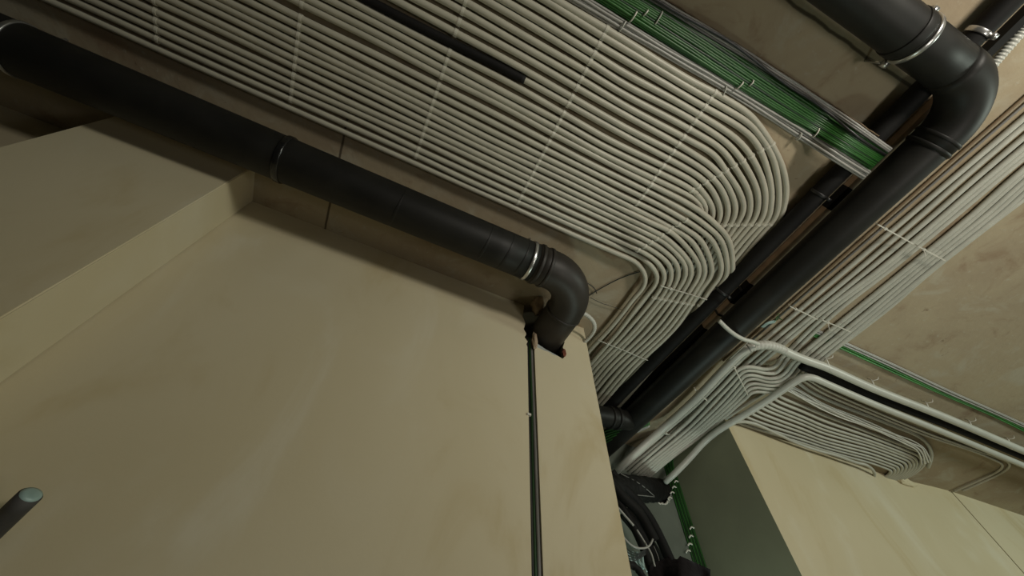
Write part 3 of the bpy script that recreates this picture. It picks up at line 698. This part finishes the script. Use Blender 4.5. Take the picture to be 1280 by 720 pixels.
# green and pale cables under the branch
for k in range(7):
    rn = random.Random(k+40); d = k*1.6
    pts = [P(750, 566-d*2.6, .90), P(770, 552-d*1.7, .90), P(790, 543-d*1.1, .905), P(812, 533-d*.8, .91)]
    tag(link('green_cable' if k not in (0, 1) else 'white_cable', tube(spline(pts, .01), .0028*H, 7), M['green'] if k > 1 else M['white']), ('green cable' if k > 1 else 'pale cable')+' slanting under the short branch pipe', 'cable', 'cables under the branch pipe')
# lagged pipe going into the hole
root = empty('insulated_pipe', hc); tag(root, 'black wrapped pipe entering the broken hole in the passage end wall', 'pipe')
pts = [PY(745, 612, 1.03), PY(765, 610, 1.07), PY(790, 610, 1.13), PY(812, 612, 1.19), PY(824, 613, 1.24), PY(832, 615, 1.30)]
sp = spline(pts, .012)
link('lagging', shift(tube(sp, .061, 28, rf=lambda i, n: 1+.05*math.sin(i*1.7)+.03*math.sin(i*.6)), root), M['tube'], root)
for (a, b, c) in (((776, 592), (800, 605), (818, 620)), ((778, 618), (798, 619), (818, 621)), ((770, 600), (776, 612), (790, 628))):
    pts = [PY(*a, 1.045), PY(*b, 1.085), PY(*c, 1.125)]
    link('binding_cord', shift(tube(spline(pts, .01), .0022, 6), root), M['grey'], root)
bm = bmesh.new()
for k in range(26):
    rn = random.Random(k); a = -2.4+2.9*k/26; rr = hr*(1.03+rn.uniform(-.04, .10)); cz = hc+Vector((rr*math.cos(a), -.004, rr*math.sin(a)))
    bmesh.ops.create_icosphere(bm, subdivisions=1, radius=rn.uniform(.003, .008), matrix=Matrix.Translation(cz) @ Matrix.Diagonal((1, .5, 1, 1)))
tag(link('plaster_crumbs', bm, M['clip'], smooth=False), 'white broken plaster rim round the hole in the passage wall', 'plaster', kind='stuff')
# hoses, loops and cloth crowding the passage
def hose(pix, y, r, mat, name, label, cat, group=None, y1=None, **kw):
    n = len(pix); pts = [PY(px, py, y+((y1 or y)-y)*k/(n-1)) for k, (px, py) in enumerate(pix)]
    return tag(link(name, tube(spline(pts, .006, 2), r, 16, **kw), M[mat]), label, cat, group)
hose([(764, 590), (776, 606), (792, 622), (810, 645), (826, 675), (842, 712), (855, 750)], 1.05, .022, 'tube', 'black_hose', 'outermost thick black hose curving down the passage', 'hose', 'black hoses in the passage')
hose([(762, 600), (778, 620), (798, 640), (812, 664), (818, 676)], .98, .021, 'tube', 'black_hose', 'cut black hose with its end showing above the white loop', 'hose', 'black hoses in the passage')
hose([(766, 616), (778, 634), (790, 655), (806, 690), (822, 740)], 1.0, .016, 'tube', 'black_hose', 'slimmer black hose behind the white cable loop', 'hose', 'black hoses in the passage')
hose([(780, 640), (800, 665), (822, 700), (836, 745)], 1.10, .030, 'tube', 'black_hose', 'fat black hose behind the others in the passage', 'hose', 'black hoses in the passage')
hose([(762, 640), (768, 648), (777, 668), (790, 682), (803, 685.5), (812, 682), (816, 674)], .92, .0035, 'white', 'white_cable', 'white cable hanging in a loop in front of black hoses', 'cable')
hose([(772, 634), (776, 638.5), (792, 657)], .91, .0042, 'white', 'white_cable', 'short straight white cable above the hanging loop', 'cable')
hose([(796, 662), (806, 678), (814, 692), (818.5, 708)], .95, .0035, 'white', 'white_cable', 'white cable dropping behind the hanging loop', 'cable')
hose([(817, 682), (823, 697), (826, 712)], .99, .0018, 'grey', 'grey_cable', 'thin grey wire hanging right of the white loop', 'cable')
hose([(798, 700), (803, 706), (809, 715)], .93, .0022, 'film', 'pale_wire', 'pale wire stub near the bottom of the passage', 'wire')
for k in range(4):
    hose([(784+6*k, 690), (788+5*k, 700), (795+3*k, 711)], .93+.006*k, .0055, 'film', 'film_strip', 'pale teal strip tucked behind the ribbed hose', 'strip', 'pale teal strips in the passage')
for k in range(5):
    hose([(774, 672+5*k), (786, 688+3.4*k), (799, 692+1.6*k), (808, 684+2*k)], .925, .0016, 'black', 'black_wire', 'fine black wire looping over the teal strips', 'wire', 'fine black wires in the passage')
hose([(770, 730), (778, 712), (790, 706), (802, 718), (806, 740)], .90, .012, 'tube', 'ribbed_hose', 'ribbed black hose at the very bottom beside the beige wall', 'hose', rf=lambda i, n: 1+.14*math.cos(i*math.pi*.66))
# dark cloth bag
bm = bmesh.new(); n = 22; m_ = 14; G_ = []
for i in range(n+1):
    row = []
    for j in range(m_+1):
        u, v = i/n, j/m_
        px = 812+u*76; top = 692+abs(u-.42)*34+(6 if .36 < u < .46 else 0)
        py = top+v*60
        p = PY(px, py, .97+.05*math.sin(u*9)*(.3+v)-.10*math.sin(math.pi*u)*v+.02*noise.noise(Vector((u*4, v*3, 1))))
        row.append(bm.verts.new(p))
    G_.append(row)
for i in range(n):
    for j in range(m_): bm.faces.new((G_[i][j], G_[i][j+1], G_[i+1][j+1], G_[i+1][j]))
bmesh.ops.solidify(bm, geom=bm.faces[:], thickness=.006)
bmesh.ops.recalc_face_normals(bm, faces=bm.faces)
tag(link('dark_cloth', bm, M['cloth']), 'dark grey cloth hanging in folds at the bottom of the passage', 'cloth')
# pale coil low on the shaded return wall and a stub at the left edge
pts = [PY(925, 722, 1.24), PY(938, 718.6, 1.24), PY(955, 718.5, 1.24), PY(970, 722, 1.24)]
tag(link('pale_cable', tube(spline(pts, .01), .003, 8), M['film']), 'thin pale cable arching at the bottom edge below the shaded return wall', 'cable')
root = empty('pipe_stub', PY(20, 640, .66)); tag(root, 'dark grey pipe stub with bluish end poking in at the left edge', 'pipe')
a, b = PY(-60, 712, .73), PY(38, 619, .655)
link('stub_body', shift(tube([a.lerp(b, t/6) for t in range(7)], .016, 20), root), M['stub'], root)
link('end_cap', shift(tube([b.lerp(a, .06), b+(b-a)*.02, b+(b-a)*.03], .0145, 20, rf=lambda i, n: (1, .95, .6)[i]), root), M['film'], root)

# ------------------------------------------------------------------ light, world, camera
def area(name, loc, target, size, power, col, shape='DISK', spread=180):
    l = bpy.data.lights.new(name, 'AREA'); l.shape = shape; l.spread = math.radians(spread); l.size = size; l.energy = power; l.color = col
    o = bpy.data.objects.new(name, l); C.objects.link(o); o.location = loc
    o.rotation_euler = (target-loc).to_track_quat('-Z', 'Y').to_euler(); return o
area('work_lamp', V(.85, -1.3, .22), V(.95, -.1, 1.72), .45, 27.5, (1.0, .94, .82), spread=158)
area('slab_fill', V(1.1, -.35, -.25), V(.8, -.05, 1.0), .35, 5, (1.0, .95, .86))  # added fill from below to brighten the slab past the pipe, no real fitting
area('right_fill', V(3.4, -1.2, .30), V(2.0, .5, .85), .8, 42, (.88, 1.0, .86))  # added cool fill to brighten the right side, no opening stands there
area('passage_light', V(1.15, 1.0, -.25), V(1.15, .95, .9), .35, 6.0, (.80, 1.0, .90))
w = bpy.data.worlds.new('world'); bpy.context.scene.world = w; w.use_nodes = True
w.node_tree.nodes['Background'].inputs[0].default_value = (.85, .9, .8, 1); w.node_tree.nodes['Background'].inputs[1].default_value = .03
cam = bpy.data.cameras.new('camera'); co = bpy.data.objects.new('camera', cam); C.objects.link(co)
cam.sensor_width = 36; cam.lens = F/1280*36; cam.clip_start = .01
co.matrix_world = Matrix(((R[0][0], -R[1][0], -R[2][0], 0), (R[0][1], -R[1][1], -R[2][1], 0), (R[0][2], -R[1][2], -R[2][2], EYE), (0, 0, 0, 1)))
sc = bpy.context.scene; sc.camera = co
vs = sc.view_settings; vs.view_transform = 'Standard'; vs.look = 'None'; vs.gamma = 1; vs.use_curve_mapping = False; vs.exposure = 0
